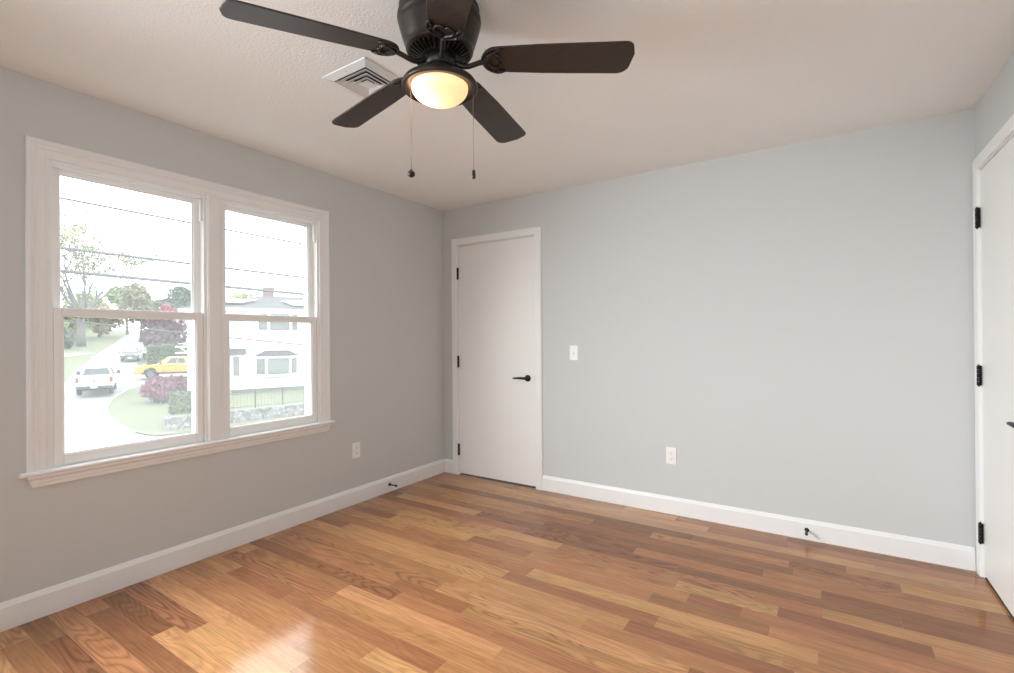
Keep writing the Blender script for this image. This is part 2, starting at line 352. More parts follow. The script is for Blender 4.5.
# ------------------------------------------------------------------ doors
DP = [(0, 0), (0, .012), (.004, .015), (.044, .018), (.054, .018), (.061, .013), (.063, .009), (.063, 0)]
def lever(parent, fn, rd):
    # fn(a along the door, z, proud)
    m = MB()
    def disc(r0, p0, r1, p1):
        n = 28
        m.add([fn(r0*math.cos(2*PI*k/n), r0*math.sin(2*PI*k/n), p0) for k in range(n)]+[fn(r1*math.cos(2*PI*k/n), r1*math.sin(2*PI*k/n), p1) for k in range(n)],
              [(k, (k+1)%n, n+(k+1)%n, n+k) for k in range(n)]+[tuple(range(n, 2*n))], True)
    disc(.0275, 0, .0275, .006); disc(.0275, .006, .022, .011); disc(.013, .008, .012, .046)
    h = m.build('door_handle', M['black'], parent)
    l = MB(); pts = []; rr = []
    for i in range(14):
        t = i/13; pts.append(fn(rd*(.128*t-.006), .004*math.sin(t*PI)-.002*t, .046+.008*math.sin(t*PI*.9))); rr.append(.0120*(1-.5*t) if i < 12 else (.0045 if i == 12 else .0015))
    rr[0] = .006; rr[1] = .0105
    l.tube(pts, rr, 10); l.build('lever', M['black'], h)
def hinge(parent, fn, z, wleaf):
    m = MB(); hh = .05
    for k in range(5):
        z0 = z-hh+k*.02; pts = [fn(0, z0+.0007, .010), fn(0, z0+.0193, .010)]; m.tube(pts, .0078, 12)
    for zt, s in ((z+hh, 1), (z-hh, -1)): m.tube([fn(0, zt, .010), fn(0, zt+s*.006, .010)], [.005, .003], 10)
    for a, b in ((-wleaf, -.003), (.003, wleaf)):
        q = [fn(a, z-hh, .0005), fn(b, z-hh, .0005), fn(b, z+hh, .0005), fn(a, z+hh, .0005), fn(a, z-hh, .003), fn(b, z-hh, .006), fn(b, z+hh, .006), fn(a, z+hh, .003)]
        m.add(q, [(0,3,2,1),(4,5,6,7),(0,1,5,4),(1,2,6,5),(2,3,7,6),(3,0,4,7)])
    m.build('hinge', M['black'], parent)
# back-wall door
d1 = empty('door_1', (0, 0, 0), 0, 'closed white flush door in the back wall with black lever', 'door', None, 'structure')
m = MB(); m.box(.181, .966, .001, .036, .014, 2.053); m.build('slab', M['door'], d1, bevel=.002)
m = MB(); J = .006
for a in ((D0, D0+J), (D1-J+.0, D1)): m.box(a[0], a[1], 0, .12, 0, DZ)
m.box(D0, D1, 0, .12, DZ-J, DZ); m.box(D0+J, D0+J+.012, .038, .06, 0, DZ-J); m.box(D1-J-.012, D1-J, .038, .06, 0, DZ-J); m.box(D0, D1, .038, .06, DZ-J-.012, DZ-J)
m.build('jamb', M['trim'], d1)
m = MB(); ring(m, DP, .172, .973, 0, 2.063, lambda a, z, p: (a, -p, z)); m.build('casing', M['trim'], d1)
m = MB(); m.box(.179, .968, .004, .05, .0005, .004); m.build('gap_shade_strip', M['dark'], d1)  # dark strip painted in as the shaded gap under the slab
for z in (1.807, 1.016, .226): hinge(d1, lambda a, zz, p: (.1775+a, -.001-p, zz), z, .008)
lever(d1, lambda a, z, p: (.899+a, .001-p, .893+z), -1)
m = MB(); m.box(.9655, .9705, -.0012, .004, .862, .918); m.build('strike_plate', M['bronze'], d1)
# right-wall door
d2 = empty('door_2', (0, 0, 0), 0, 'white flush door in the right wall at the picture edge', 'door', None, 'structure')
m = MB(); m.box(W+.001, W+.036, -.872, -.083, .016, 2.053); m.build('slab', M['door'], d2, bevel=.002)
m = MB()
for a in ((E0, E0+J), (E1-J, E1)): m.box(W, W+.12, a[0], a[1], 0, DZ)
m.box(W, W+.12, E0, E1, DZ-J, DZ); m.box(W+.038, W+.06, E0+J, E0+J+.012, 0, DZ-J); m.box(W+.038, W+.06, E1-J-.012, E1-J, 0, DZ-J); m.box(W+.038, W+.06, E0, E1, DZ-J-.012, DZ-J)
m.build('jamb', M['trim'], d2)
m = MB(); ring(m, DP, E0+.001, E1-.003, 0, 2.063, lambda a, z, p: (W-p, a, z)); m.build('casing', M['trim'], d2)
m = MB(); m.box(W+.004, W+.05, E0+J, E1-J, .0005, .004); m.build('gap_shade_strip', M['dark'], d2)  # same dark strip for the shade below this door
for z in (1.815, 1.018, .222): hinge(d2, lambda a, zz, p: (W-.002-p*1.1, -.080+a, zz), z, .008)
lever(d2, lambda a, z, p: (W+.001-p, -.812+a, .868+z), 1)

# ------------------------------------------------------------------ switch, outlets, door stops
def wall_plate(name, loc, rz, kind, label, cat, group=None):
    o = empty(name, loc, rz, label, cat, group)      # local: x across, -y out of the wall, z up
    m = MB(); w, h = (.036, .0585)
    m.prism([(-w, -h), (w, -h), (w, h), (-w, h)], lambda a, z: (a, 0, z), lambda a, z: (a*.93, -.006, z*.955)); m.build('cover_plate', M['plate'], o, bevel=.0012)
    if kind == 'switch':
        m = MB(); m.box(-.0052, .0052, -.0075, -.006, -.012, .012); m.build('switch_slot', M['vent'], o)
        m = MB(); m.prism([(-.004, -.010), (.004, -.010), (.004, .001), (-.004, .001)], lambda a, z: (a, -.0065, z), lambda a, z: (a*.8, -.017, z*.5-.009)); m.build('toggle', M['plate'], o, bevel=.001)
    else:
        for s in (-1, 1):
            m = MB(); pts = []
            for k in range(24):
                a = 2*PI*k/24; pts.append((.0165*math.cos(a), max(-.0125, min(.0125, .0165*math.sin(a)))))
            m.prism(pts, lambda a, z: (a, -.006, z+s*.0195), lambda a, z: (a*.97, -.009, z*.97+s*.0195)); r = m.build('receptacle', M['plate'], o)
            m = MB()
            for x_, hh in ((-.0063, .0045), (.0063, .0036)): m.box(x_-.0011, x_+.0011, -.0094, -.0088, s*.0195+.002-hh, s*.0195+.002+hh)
            m.lathe([(.0001, 0), (.0024, 0), (.0024, .0006), (.0001, .0006)], (0, 0, 0), 10); k0 = len(m.v)-40-0
            # turn the ground hole to face the room
            for i in range(16, len(m.v)): x_, y_, z_ = m.v[i]; m.v[i] = (x_, -.0088-z_, y_+s*.0195-.0075)
            m.build('slots', M['slot'], r)
    for z in ((.030, -.030) if kind == 'switch' else (0,)):
        m = MB(); m.lathe([(.0001, .0), (.003, 0), (.0026, .0012), (.0001, .0014)], (0, 0, 0), 12)
        m.v = [(x_, -.0058-z_, y_+z) for x_, y_, z_ in m.v]; m.build('screw', M['vent'], o)
    return o
wall_plate('light_switch', (1.316, 0, 1.106), 0, 'switch', 'white toggle light switch on the back wall right of the door', 'light switch')
wall_plate('wall_outlet', (2.047, 0, .401), 0, 'outlet', 'white duplex outlet low on the back wall', 'outlet')
wall_plate('wall_outlet', (0, -1.008, .396), PI/2, 'outlet', 'white duplex outlet on the window wall right of the window', 'outlet')
def door_stop(loc, rz, label):
    o = empty('door_stop', loc, rz, label, 'door stop')
    m = MB(); m.tube([(0, 0, 0), (0, -.004, 0), (0, -.009, 0)], [.0125, .0125, .007], 16); m.build('base', M['black'], o)
    m = MB(); m.tube([(0, -.009, 0), (0, -.03, 0), (0, -.055, -.0), (0, -.066, 0)], [.0052, .0045, .0045, .005], 12); m.build('shaft', M['black'], o)
    m = MB(); m.tube([(0, -.066, 0), (0, -.068, 0), (0, -.077, 0), (0, -.08, 0)], [.006, .0085, .0085, .006], 14); m.build('tip', M['rubber'], o)
door_stop((2.843, -.015, .060), 0, 'small black door stop screwed to the back wall baseboard')
door_stop((.015, -.69, .060), PI/2, 'small black door stop screwed to the baseboard below the window wall')

# ------------------------------------------------------------------ ceiling vent (four-way diffuser)
v = empty('ceiling_vent', (1.202, -1.925, H), 0, 'square white louvred air diffuser on the ceiling beside the fan', 'air vent')
def sqring(mb, r0, z0, r1, z1, th=.0012):
    a = [(r0, z0), (r1, z1), (r1, z1-th), (r0, z0-th)]; q = []
    for r, z in a: q += [(-r, -r, z), (r, -r, z), (r, r, z), (-r, r, z)]
    f = []
    for i in range(4):
        j = (i+1) % 4
        for k in range(4): f.append((i*4+k, i*4+(k+1)%4, j*4+(k+1)%4, j*4+k))
    mb.add(q, f)
m = MB(); sqring(m, .142, -.001, .140, -.005, .001); sqring(m, .140, -.004, .104, -.013, .002); m.build('face_frame', M['vent'], v)
m = MB(); m.box(-.103, .103, -.103, .103, -.0016, -.0006); m.build('shade_backing', M['vent_shade'], v)  # dark sheet stands in for the shaded hollow behind the louvres
for r in (.096, .072, .048):
    m = MB(); sqring(m, r, -.016, r-.026, -.004, .0015); m.build('louvre', M['vent'], v)
m = MB(); m.add([(-.028, -.028, -.015), (.028, -.028, -.015), (.028, .028, -.015), (-.028, .028, -.015), (-.006, -.006, -.004), (.006, -.006, -.004), (.006, .006, -.004), (-.006, .006, -.004)],
      [(0,3,2,1),(4,5,6,7),(0,1,5,4),(1,2,6,5),(2,3,7,6),(3,0,4,7)]); m.build('core', M['vent'], v)
for x_, y_ in ((-.122, 0), (.122, 0), (0, -.122), (0, .122)):
    m = MB(); m.lathe([(.0001, -.0105), (.0035, -.0105), (.0035, -.0075)], (x_, y_, 0), 10); m.build('screw', M['slot'], v)

# ------------------------------------------------------------------ ceiling fan
FX, FY = 1.8296, -2.1566
fan = empty('ceiling_fan', (FX, FY, H), 0, 'dark bronze flush-mount ceiling fan with five blades and a lit bowl', 'ceiling fan')
def lz(prof): return [(r, z-H) for r, z in prof]
m = MB(); m.lathe(lz([(.118, 2.40), (.122, 2.385), (.126, 2.372), (.134, 2.366), (.138, 2.358), (.138, 2.352), (.134, 2.347), (.137, 2.340), (.142, 2.330), (.1435, 2.318), (.141, 2.306),
    (.137, 2.301), (.1385, 2.296), (.136, 2.288), (.131, 2.270), (.125, 2.250), (.119, 2.232), (.1145, 2.222), (.1155, 2.217), (.113, 2.212), (.108, 2.210)]), n=64)
m.build('motor_housing', M['bronze'], fan)
m = MB(); m.lathe(lz([(.109, 2.212), (.104, 2.206), (.100, 2.212), (.066, 2.2), (.066, 2.196), (.0685, 2.192), (.066, 2.190), (.050, 2.19)]), n=64)
for k in range(36):
    a = 2*PI*k/36; ca, sa = math.cos(a), math.sin(a); q = []
    for r, z0, z1 in ((.070, 2.200, 2.186), (.103, 2.212, 2.200)):
        for w, z in ((-.0032, z0), (.0032, z0), (.0024, z1), (-.0024, z1)): q.append((r*ca-w*sa, r*sa+w*ca, z-H))
    m.add(q, [(0,1,2,3),(7,6,5,4),(0,4,5,1),(1,5,6,2),(2,6,7,3),(3,7,4,0)])
m.build('vent_ring', M['bronze'], fan)
m = MB(); m.lathe(lz([(.050, 2.192), (.056, 2.188), (.056, 2.160), (.050, 2.156)]), n=40)
for k in range(10):
    a = 2*PI*(k+.5)/10; m.lathe([(.0001, 2.155-H), (.004, 2.155-H), (.004, 2.162-H)], (.046*math.cos(a), .046*math.sin(a), 0), 8)
m.build('flywheel', M['bronze'], fan)
m = MB(); m.lathe(lz([(.038, 2.158), (.050, 2.152), (.052, 2.146), (.052, 2.128), (.058, 2.122), (.058, 2.116)]), n=40); m.build('switch_housing', M['neck'], fan)
m = MB(); m.lathe(lz([(.050, 2.119), (.085, 2.118), (.112, 2.113), (.124, 2.106), (.130, 2.097), (.1305, 2.089), (.128, 2.085), (.124, 2.0835), (.119, 2.086), (.099, 2.0905), (.097, 2.098), (.05, 2.113)]), n=64); m.build('light_fitter', M['bronze'], fan)
m = MB(); pr = []
for i in range(13):
    a = i/12*PI/2; pr.append((.0965*math.cos(a)+.0001, 2.089-.054*math.sin(a)))
m.lathe(lz([(.0945, 2.098), (.0965, 2.094)]+pr), n=56)
bo = m.build('light_bowl', M['bowl'], fan)
m = MB(); m.lathe(lz([(.012, 2.112), (.012, 2.10), (.0135, 2.098), (.0135, 2.086), (.010, 2.084)]), (-.032, -.022, 0), 16); m.build('lamp_socket', M['plate'], fan)
pl = bpy.data.lights.new('fan_bulb', 'POINT'); pl.energy = 1.15; pl.color = (1.0, .70, .45); pl.shadow_soft_size = .016
po = bpy.data.objects.new('fan_bulb', pl); C.objects.link(po); po.location = (FX-.050, FY-.034, 2.066)
# blades
def make_blade(ang):
    ca, sa = math.cos(ang), math.sin(ang); PT = math.radians(11)
    zb = 2.152-H
    def loc(r, t, dz=0.):                    # blade space -> fan space (the ccw edge hangs lower)
        tt = t*math.cos(PT)+dz*math.sin(PT); z = zb+.052*(.655-r)-t*math.sin(PT)+dz*math.cos(PT)
        return (r*ca-tt*sa, r*sa+tt*ca, z)
    out = []
    R0, R1 = .148, .655
    for i in range(13):
        a = PI/2+i/12*PI; out.append((R0+.055+.055*math.cos(a), .056*math.sin(a)))
    # after this loop: from (+) edge round the root to (-) edge
    def corner(cx, cy, r, a0, a1, n=7): return [(cx+r*math.cos(a0+(a1-a0)*k/n), cy+r*math.sin(a0+(a1-a0)*k/n)) for k in range(n+1)]
    out += [(R0+.20, -.0635)]
    out += corner(R1-.030, -.0695+.026, .026, -PI/2, -.12)
    out += [(R1+.001, -.018)]
    out += corner(R1-.052, .0695-.044, .044, .28, PI/2)
    out += [(R0+.20, .064)]
    th = .0028
    m = MB(); m.prism(out, lambda r, t: loc(r, t, -th), lambda r, t: loc(r, t, th))
    b = m.build('blade', M['blade'], fan, bevel=.0015)
    # blade iron: arm from the flywheel, rounded plate rim and scrollwork under the root
    i = MB(); dz = -.0062
    arm = []
    for k in range(12):
        t = k/11; r = .050+(R0+.008-.050)*t; z = (2.178-H)*(1-t)+(zb+.026+dz)*t-.016*math.sin(t*PI)-.004*math.sin(2*PI*t)
        arm.append((r*ca, r*sa, z))
    i.tube(arm, [.0095]*3+[.0085]*7+[.009, .007], 10)
    rim = []
    for k in range(25):
        a = PI*.5+(-.0)+k/24*PI; rim.append(loc(R0+.056+.0545*math.cos(a), .0545*math.sin(a), dz))
    rim = [loc(R0+0.076, .046, dz), loc(R0+0.061, .053, dz)]+rim[1:-1]+[loc(R0+0.061, -.053, dz), loc(R0+0.076, -.046, dz)]
    i.tube(rim, [.003, .004]+[.0046]*23+[.004, .003], 8)
    for s in (-1, 1):
        sc_ = [(R0+0.004, 0), (R0+0.015, s*.010), (R0+0.027, s*.026), (R0+0.041, s*.034), (R0+0.054, s*.026), (R0+0.063, s*.012), (R0+0.058, s*.003), (R0+0.050, s*.004)]
        i.tube([loc(r, t, dz) for r, t in sc_], [.007, .0065, .006, .0055, .005, .0045, .004, .003], 8)
        i.tube([loc(r, t, dz) for r, t in ((R0+0.041, s*.034), (R0+0.053, s*.042), (R0+0.067, s*.049))], [.005, .005, .004], 8)
        i.lathe([(.0001, -.004), (.0045, -.004), (.006, 0)], loc(R0+0.034, s*.042, dz), 10)
    plate = [(R0+0.003, -.02), (R0+0.014, -.036), (R0+0.037, -.03), (R0+0.027, 0), (R0+0.037, .03), (R0+0.014, .036), (R0+0.003, .02)]
    i.prism(plate, lambda r, t: loc(r, t, -.0065), lambda r, t: loc(r, t, -.003))
    i.build('blade_iron', M['bronze'], b)
for k in range(5): make_blade(math.radians(27.09+72*k))
# pull chains, hanging on either side of the fitter
def chain(dx, dy, z0, z1, ball):
    m = MB(); m.tube([(dx, dy, z0-H), (dx, dy, z1-H)], .0009, 6)
    n = int((z0-z1)/.0085)
    for k in range(n): m.lathe([(.0001, .0017), (.0017, 0), (.0001, -.0017)], (dx, dy, z0-H-k*.0085), 6)
    c = m.build('pull_chain', M['chain'], fan)
    m = MB()
    if ball: m.lathe([(.0025, .016), (.004, .013)]+[(.0125*math.sin(a*PI/10)+.0001, .0125*math.cos(a*PI/10)) for a in range(1, 11)], (dx, dy, z1-H-.006), 20)
    else: m.lathe([(.002, .016), (.0055, .014), (.0065, .010), (.0055, .006), (.0065, .002), (.0065, -.012), (.004, -.015)], (dx, dy, z1-H-.006), 16)
    m.build('pull_knob', M['black'], c)
chain(-.101*rt.x, -.101*rt.y, 2.085, 1.80, True)
chain(.114*rt.x, .114*rt.y, 2.090, 1.797, False)

# ================================================================== OUTDOORS
U2 = Vector((-.936, .352)).normalized()
XS = [-60, 0, 30, 42, 50, 62, 75, 110, 160, 300]; ZS = [-2.95, -2.95, -2.92, -2.8, -2.45, -1.95, -1.6, .4, 4.0, 5.0]
def hz(x, y):
    s = (x-CAM.x)*U2.x+(y-CAM.y)*U2.y
    for i in range(len(XS)-1):
        if s <= XS[i+1]: t = max(0, (s-XS[i])/(XS[i+1]-XS[i])); return ZS[i]+(ZS[i+1]-ZS[i])*t
    return ZS[-1]
def to_ground(pts): return [(x, y, hz(x, y)) for x, y in pts]
# ground sheet
m = MB(); nx, ny = 90, 90; vs = []; fs = []
for i in range(nx+1):
    for j in range(ny+1):
        x = -1.0-i*2.7; y = -60+j*2.4; vs.append((x, y, hz(x, y)))
for i in range(nx):
    for j in range(ny): a = i*(ny+1)+j; fs.append((a, a+1, a+ny+2, a+ny+1))
m.add(vs, fs, True); struct(m.build('ground', M['grass']), 'grassy ground of the neighbourhood outside', 'ground')
def strip(name, left, right, m_, lift, label, cat, n=40):
    def samp(pl, t):
        L = [0]
        for a, b in zip(pl, pl[1:]): L.append(L[-1]+math.dist(a, b))
        d = t*L[-1]
        for i in range(len(pl)-1):
            if d <= L[i+1]+1e-9:
                u = (d-L[i])/max(1e-9, L[i+1]-L[i]); return (pl[i][0]+(pl[i+1][0]-pl[i][0])*u, pl[i][1]+(pl[i+1][1]-pl[i][1])*u)
        return pl[-1]
    m = MB(); vs = []; fs = []; k = 10
    for i in range(n+1):
        a = samp(left, i/n); b = samp(right, i/n)
        for j in range(k+1): t = j/k; x = a[0]+(b[0]-a[0])*t; y = a[1]+(b[1]-a[1])*t; vs.append((x, y, hz(x, y)+lift))
    for i in range(n):
        for j in range(k): p = i*(k+1)+j; fs.append((p, p+1, p+k+2, p+k+1))
    m.add(vs, fs, True); return struct(m.build(name, m_), label, cat)
strip('road', [(-44.9, 8.8), (-60, 13.84), (-81.6, 21.9), (-103, 30.8), (-136, 44.6), (-190, 68)], [(-44.9, 14.5), (-63.9, 20.4), (-85, 28.9), (-100.6, 34.9), (-127.7, 45.3), (-186, 70)], M['asphalt'], .05, 'pale street climbing away between lawns', 'street')
strip('road', [(-1.2, -40), (-20, -40), (-36, -10), (-44.9, 8.8)], [(-1.2, 40), (-16, 30), (-30, 22), (-44.9, 14.6)], M['asphalt'], .04, 'wide pale street junction below the window', 'street', 60)
strip('road', [(-44.2, 12.5), (-44.0, 30), (-40, 60)], [(-64.5, 20.4), (-60, 32), (-55, 60)], M['asphalt'], .045, 'side street where the yellow truck stands', 'street', 20)
strip('driveway', [(-80.5, 18.0), (-84, 12), (-88, 4)], [(-86.5, 23.4), (-90, 14), (-94, 4)], M['concrete'], .06, 'pale driveway crossing the left lawn', 'driveway', 10)
# lawn island with its curb
ISL = [(-46.5, 16.6), (-46.53, 16.39), (-43.75, 13.48), (-40.93, 11.5), (-37.52, 9.61), (-33.03, 7.87), (-29.05, 6.7), (-25.86, 6.08), (-22.74, 5.67), (-21.0, 5.75), (-20.6, 7.0), (-20.2, 10), (-19.7, 14), (-19.0, 20)]
INN = [(-44, 30), (-44, 28), (-42, 26), (-40, 24), (-37, 22), (-34, 20), (-31, 18), (-28, 16), (-26, 14), (-25, 13), (-24.6, 13), (-24, 14), (-23, 16), (-22, 20)]
strip('lawn', ISL, INN, M['grass'], .09, 'green corner lawn inside the curving kerb', 'lawn', 60)
m = MB()
for a, b in zip(ISL[1:], ISL[2:9]):
    m.tube([(a[0], a[1], hz(*a)+.05), (b[0], b[1], hz(*b)+.05)], .09, 8)
struct(m.build('curb', M['concrete']), 'pale kerb curving round the corner lawn', 'kerb')
# house lot, retaining wall
F0 = Vector((-30.02, 14.36)); HD = Vector((.377, .926)).normalized(); HN = Vector((HD.y, -HD.x))
LOT = [(-22.2, 6.7), (-21.67, 9.15), (-20.8, 13.0), (-19.6, 19), (-26, 30), (-40, 30), (-38, 16.5), (-33, 12.6), (-27.5, 9.3)]
m = MB(); m.prism(LOT, lambda x, y: (x, y, -3.2), lambda x, y: (x, y, -2.3 if x > -30 else -2.34)); struct(m.build('lawn', M['grass']), 'raised front lawn of the white house', 'lawn')
def wallstrip(mb, pts, z0, z1, th):
    for (x0, y0), (x1, y1) in zip(pts, pts[1:]):
        d = Vector((x1-x0, y1-y0)).normalized(); n = Vector((d.y, -d.x))*th
        q = [(x0, y0), (x1, y1), (x1+n.x, y1+n.y), (x0+n.x, y0+n.y)]
        mb.prism(q, lambda x, y: (x, y, z0), lambda x, y: (x, y, z1))
m = MB(); wallstrip(m, [(-22.2, 6.55), (-21.67, 9.15), (-20.8, 13.0), (-19.6, 19)], -3.1, -2.26, .35)
tag(m.build('stone_wall', M['stone']), 'low pale stone retaining wall below the white house lawn', 'wall')
fe = empty('metal_fence', (0, 0, 0), 0, 'thin black metal fence on top of the stone wall', 'fence')
fp = [Vector((-21.85, 9.15)), Vector((-20.98, 13.0)), Vector((-19.9, 18.4))]
m = MB()
for a, b in zip(fp, fp[1:]):
    for z in (-1.42, -1.5, -2.16): m.tube([(a.x, a.y, z), (b.x, b.y, z)], .008, 6)
m.build('rail', M['iron'], fe)
pk = MB()
for a, b in zip(fp, fp[1:]):
    L = (b-a).length; n = int(L/.16)
    for k in range(n):
        p = a+(b-a)*k/n; pk.tube([(p.x, p.y, -2.26), (p.x, p.y, -1.38)], .004, 5)
    for k in range(int(L/1.35)+1):
        p = a+(b-a)*min(1, k*1.35/L); q = MB(); q.box(p.x-.022, p.x+.022, p.y-.022, p.y+.022, -2.27, -1.30); q.build('fence_post', M['iron'], fe)
pk.build('pickets', M['iron'], fe)

# ------------------------------------------------------------------ white house
hs = empty('white_house', (F0.x, F0.y, -2.3), math.atan2(HD.y, HD.x), 'white two-storey house with grey hip roof and bay windows', 'house')
# local: x along the facade, y away from the camera side (+y = back), z up.  rotation puts +x on HD and +y on the left of HD
S0, S1, EV = -2.3, 16.0, 5.55
m = MB(); m.box(S0, S1, 0, 8.2, -.15, EV)
m.build('wall', M['siding'], hs)
m = MB()
for k in range(46): z = .25+k*.115; m.prism([(0, z), (-.018, z), (0, z+.10)], lambda y, zz: (S0, y, zz), lambda y, zz: (S1, y, zz))
m.build('clapboards', M['siding'], hs)
m = MB(); m.box(S0-.02, S1+.02, -.04, 8.2, -.6, .18); m.build('foundation', M['foundation'], hs)
m = MB(); e = .35; rz_ = EV+1.35
m.add([(S0-e, -e, EV), (S1+e, -e, EV), (S1+e, 8.2+e, EV), (S0-e, 8.2+e, EV), (S0+4.1, 4.1, rz_), (S1-4.1, 4.1, rz_), (S0-e, -e, EV+.10), (S1+e, -e, EV+.10), (S1+e, 8.2+e, EV+.10), (S0-e, 8.2+e, EV+.10)],
      [(0,3,2,1), (6,7,5,4), (7,8,5), (8,9,4,5), (9,6,4), (0,1,7,6), (1,2,8,7), (2,3,9,8), (3,0,6,9)])
m.build('roof', M['roof'], hs)
m = MB(); m.box(S0-e-.1, S1+e+.1, -e-.12, -e, EV-.06, EV+.10); m.box(S0-e-.1, S1+e+.1, -e, 0, EV-.05, EV-.0); m.build('gutter', M['gutter'], hs)
m = MB(); m.box(2.0, 2.72, 4.3, 5.0, EV+.6, EV+2.0); m.box(1.95, 2.77, 4.25, 5.05, EV+1.9, EV+2.03); m.build('chimney', M['brick'], hs)
def roof_pt(x, y, dz): return (x, y, EV+.10+(y+e)*(1.25/(4.1+e))+dz)
def solar(x0, x1, y0, y1, mm, skew=0.):
    m = MB(); m.add([roof_pt(x0, y0, .10), roof_pt(x1, y0, .10), roof_pt(x1+skew, y1, .10), roof_pt(x0+skew, y1, .10), roof_pt(x0, y0, .16), roof_pt(x1, y0, .16), roof_pt(x1+skew, y1, .16), roof_pt(x0+skew, y1, .16)],
        [(0,3,2,1),(4,5,6,7),(0,1,5,4),(1,2,6,5),(2,3,7,6),(3,0,4,7)]); m.build('solar_panel', mm, hs)
solar(3.3, 7.4, .5, 1.9, M['solar_glare'], -.5); solar(-2.0, .1, .6, 1.9, M['solar_dark'], 1.2)
def bay(x0, x1, z0, z1, hood):
    d = .55; k = .62
    o = MB(); pl = [(x0, 0), (x0+k, -d), (x1-k, -d), (x1, 0)]
    o.prism(pl, lambda x, y: (x, y, z0-.12), lambda x, y: (x, y, z0))
    o.prism(pl, lambda x, y: (x, y, z1), lambda x, y: (x, y, z1+.14))
    for x, y in pl: o.box(x-.07, x+.07, min(y, 0)-.05, y+.06, z0, z1)
    b = o.build('bay_window', M['gutter'], hs)
    for (xa, ya), (xb, yb) in zip(pl, pl[1:]):
        g = MB(); dx, dy = xb-xa, yb-ya
        q = [(xa+dx*.07, ya+dy*.07+.03), (xb-dx*.07, yb-dy*.07+.03)]
        g.add([(q[0][0], q[0][1], z0+.06), (q[1][0], q[1][1], z0+.06), (q[1][0], q[1][1], z1-.06), (q[0][0], q[0][1], z1-.06)]+[(q[0][0], q[0][1]+.03, z0+.06), (q[1][0], q[1][1]+.03, z0+.06), (q[1][0], q[1][1]+.03, z1-.06), (q[0][0], q[0][1]+.03, z1-.06)],
              [(0,3,2,1),(4,5,6,7),(0,1,5,4),(1,2,6,5),(2,3,7,6),(3,0,4,7)]); g.build('pane', M['house_glass'], b)
    if hood:
        r = MB(); r.add([(x0-.12, .0, z1+.14), (x0+k-.05, -d-.15, z1+.14), (x1-k+.05, -d-.15, z1+.14), (x1+.12, 0, z1+.14), (x0+.6, 0, z1+.52), (x1-.6, 0, z1+.52)],
            [(0,1,2,3), (0,4,1), (1,4,5,2), (2,5,3), (0,3,5,4)]); r.build('bay_roof', M['roof'], b)
bay(.80, 3.55, 1.12, 2.25, True); bay(.95, 3.6, 4.15, 5.32, False)
w = MB(); w.box(-.62, -.05, -.06, .05, 1.0, 2.5); w = w.build('window', M['gutter'], hs)
g = MB(); g.box(-.53, -.14, -.075, -.03, 1.1, 2.4); g.build('pane', M['house_glass'], w)
g = MB(); g.prism([(-.0, 2.55), (-.55, 2.55), (0, 2.95)], lambda y, z: (-.95, y, z), lambda y, z: (.22, y, z)); g.build('window_hood', M['roof'], w)
g = MB(); g.box(-1.6, -.75, -1.0, 0, -.05, .35); g.box(-1.6, -.75, -1.4, -1.0, -.05, .17); g.build('step', M['concrete'], hs)

nb = empty('neighbour_house', (-75.9, 30.02, -1.0), math.atan2(.95, .31), 'distant white house end behind the hedge and yellow truck', 'house')
m = MB(); m.box(0, 11, 0, 8, -.8, 7.0); m.build('wall', M['siding'], nb)
m = MB(); m.add([(-.3, -.3, 7.0), (11.3, -.3, 7.0), (11.3, 8.3, 7.0), (-.3, 8.3, 7.0), (3.5, 4, 7.7), (7.5, 4, 7.7)], [(0,3,2,1), (0,1,5,4), (1,2,5), (2,3,4,5), (3,0,4)]); m.build('roof', M['roof'], nb)
w = MB(); w.box(1.5, 2.6, -.05, .03, 4.4, 6.0); w = w.build('window', M['gutter'], nb)
g = MB(); g.box(1.62, 2.48, -.07, -.03, 4.5, 5.9); g.build('pane', M['house_glass'], w)

# ------------------------------------------------------------------ wires
def cable(y0, z0, y1, z1, x, r, label):
    m = MB(); pts = []
    for k in range(41):
        t = k/40; pts.append((x, y0+(y1-y0)*t, z0+(z1-z0)*t-.20*(4*t*(1-t))+.19))
    m.tube(pts, r, 6); tag(m.build('utility_cable', M['cable']), label, 'cable', 'overhead utility cables')
cable(-18, 4.12, 24, 3.62, -9.0, .024, 'thin overhead cable, highest of those crossing the windows')
cable(-18, 3.12, 24, 2.78, -9.0, .028, 'overhead cable second from the top across the windows')
cable(-18, 2.78, 24, 2.22, -9.0, .037, 'thickest overhead cable, just above the meeting rails')
cable(-18, 3.47, 24, -.99, -8.6, .015, 'thin overhead cable crossing in front of the white house wall')

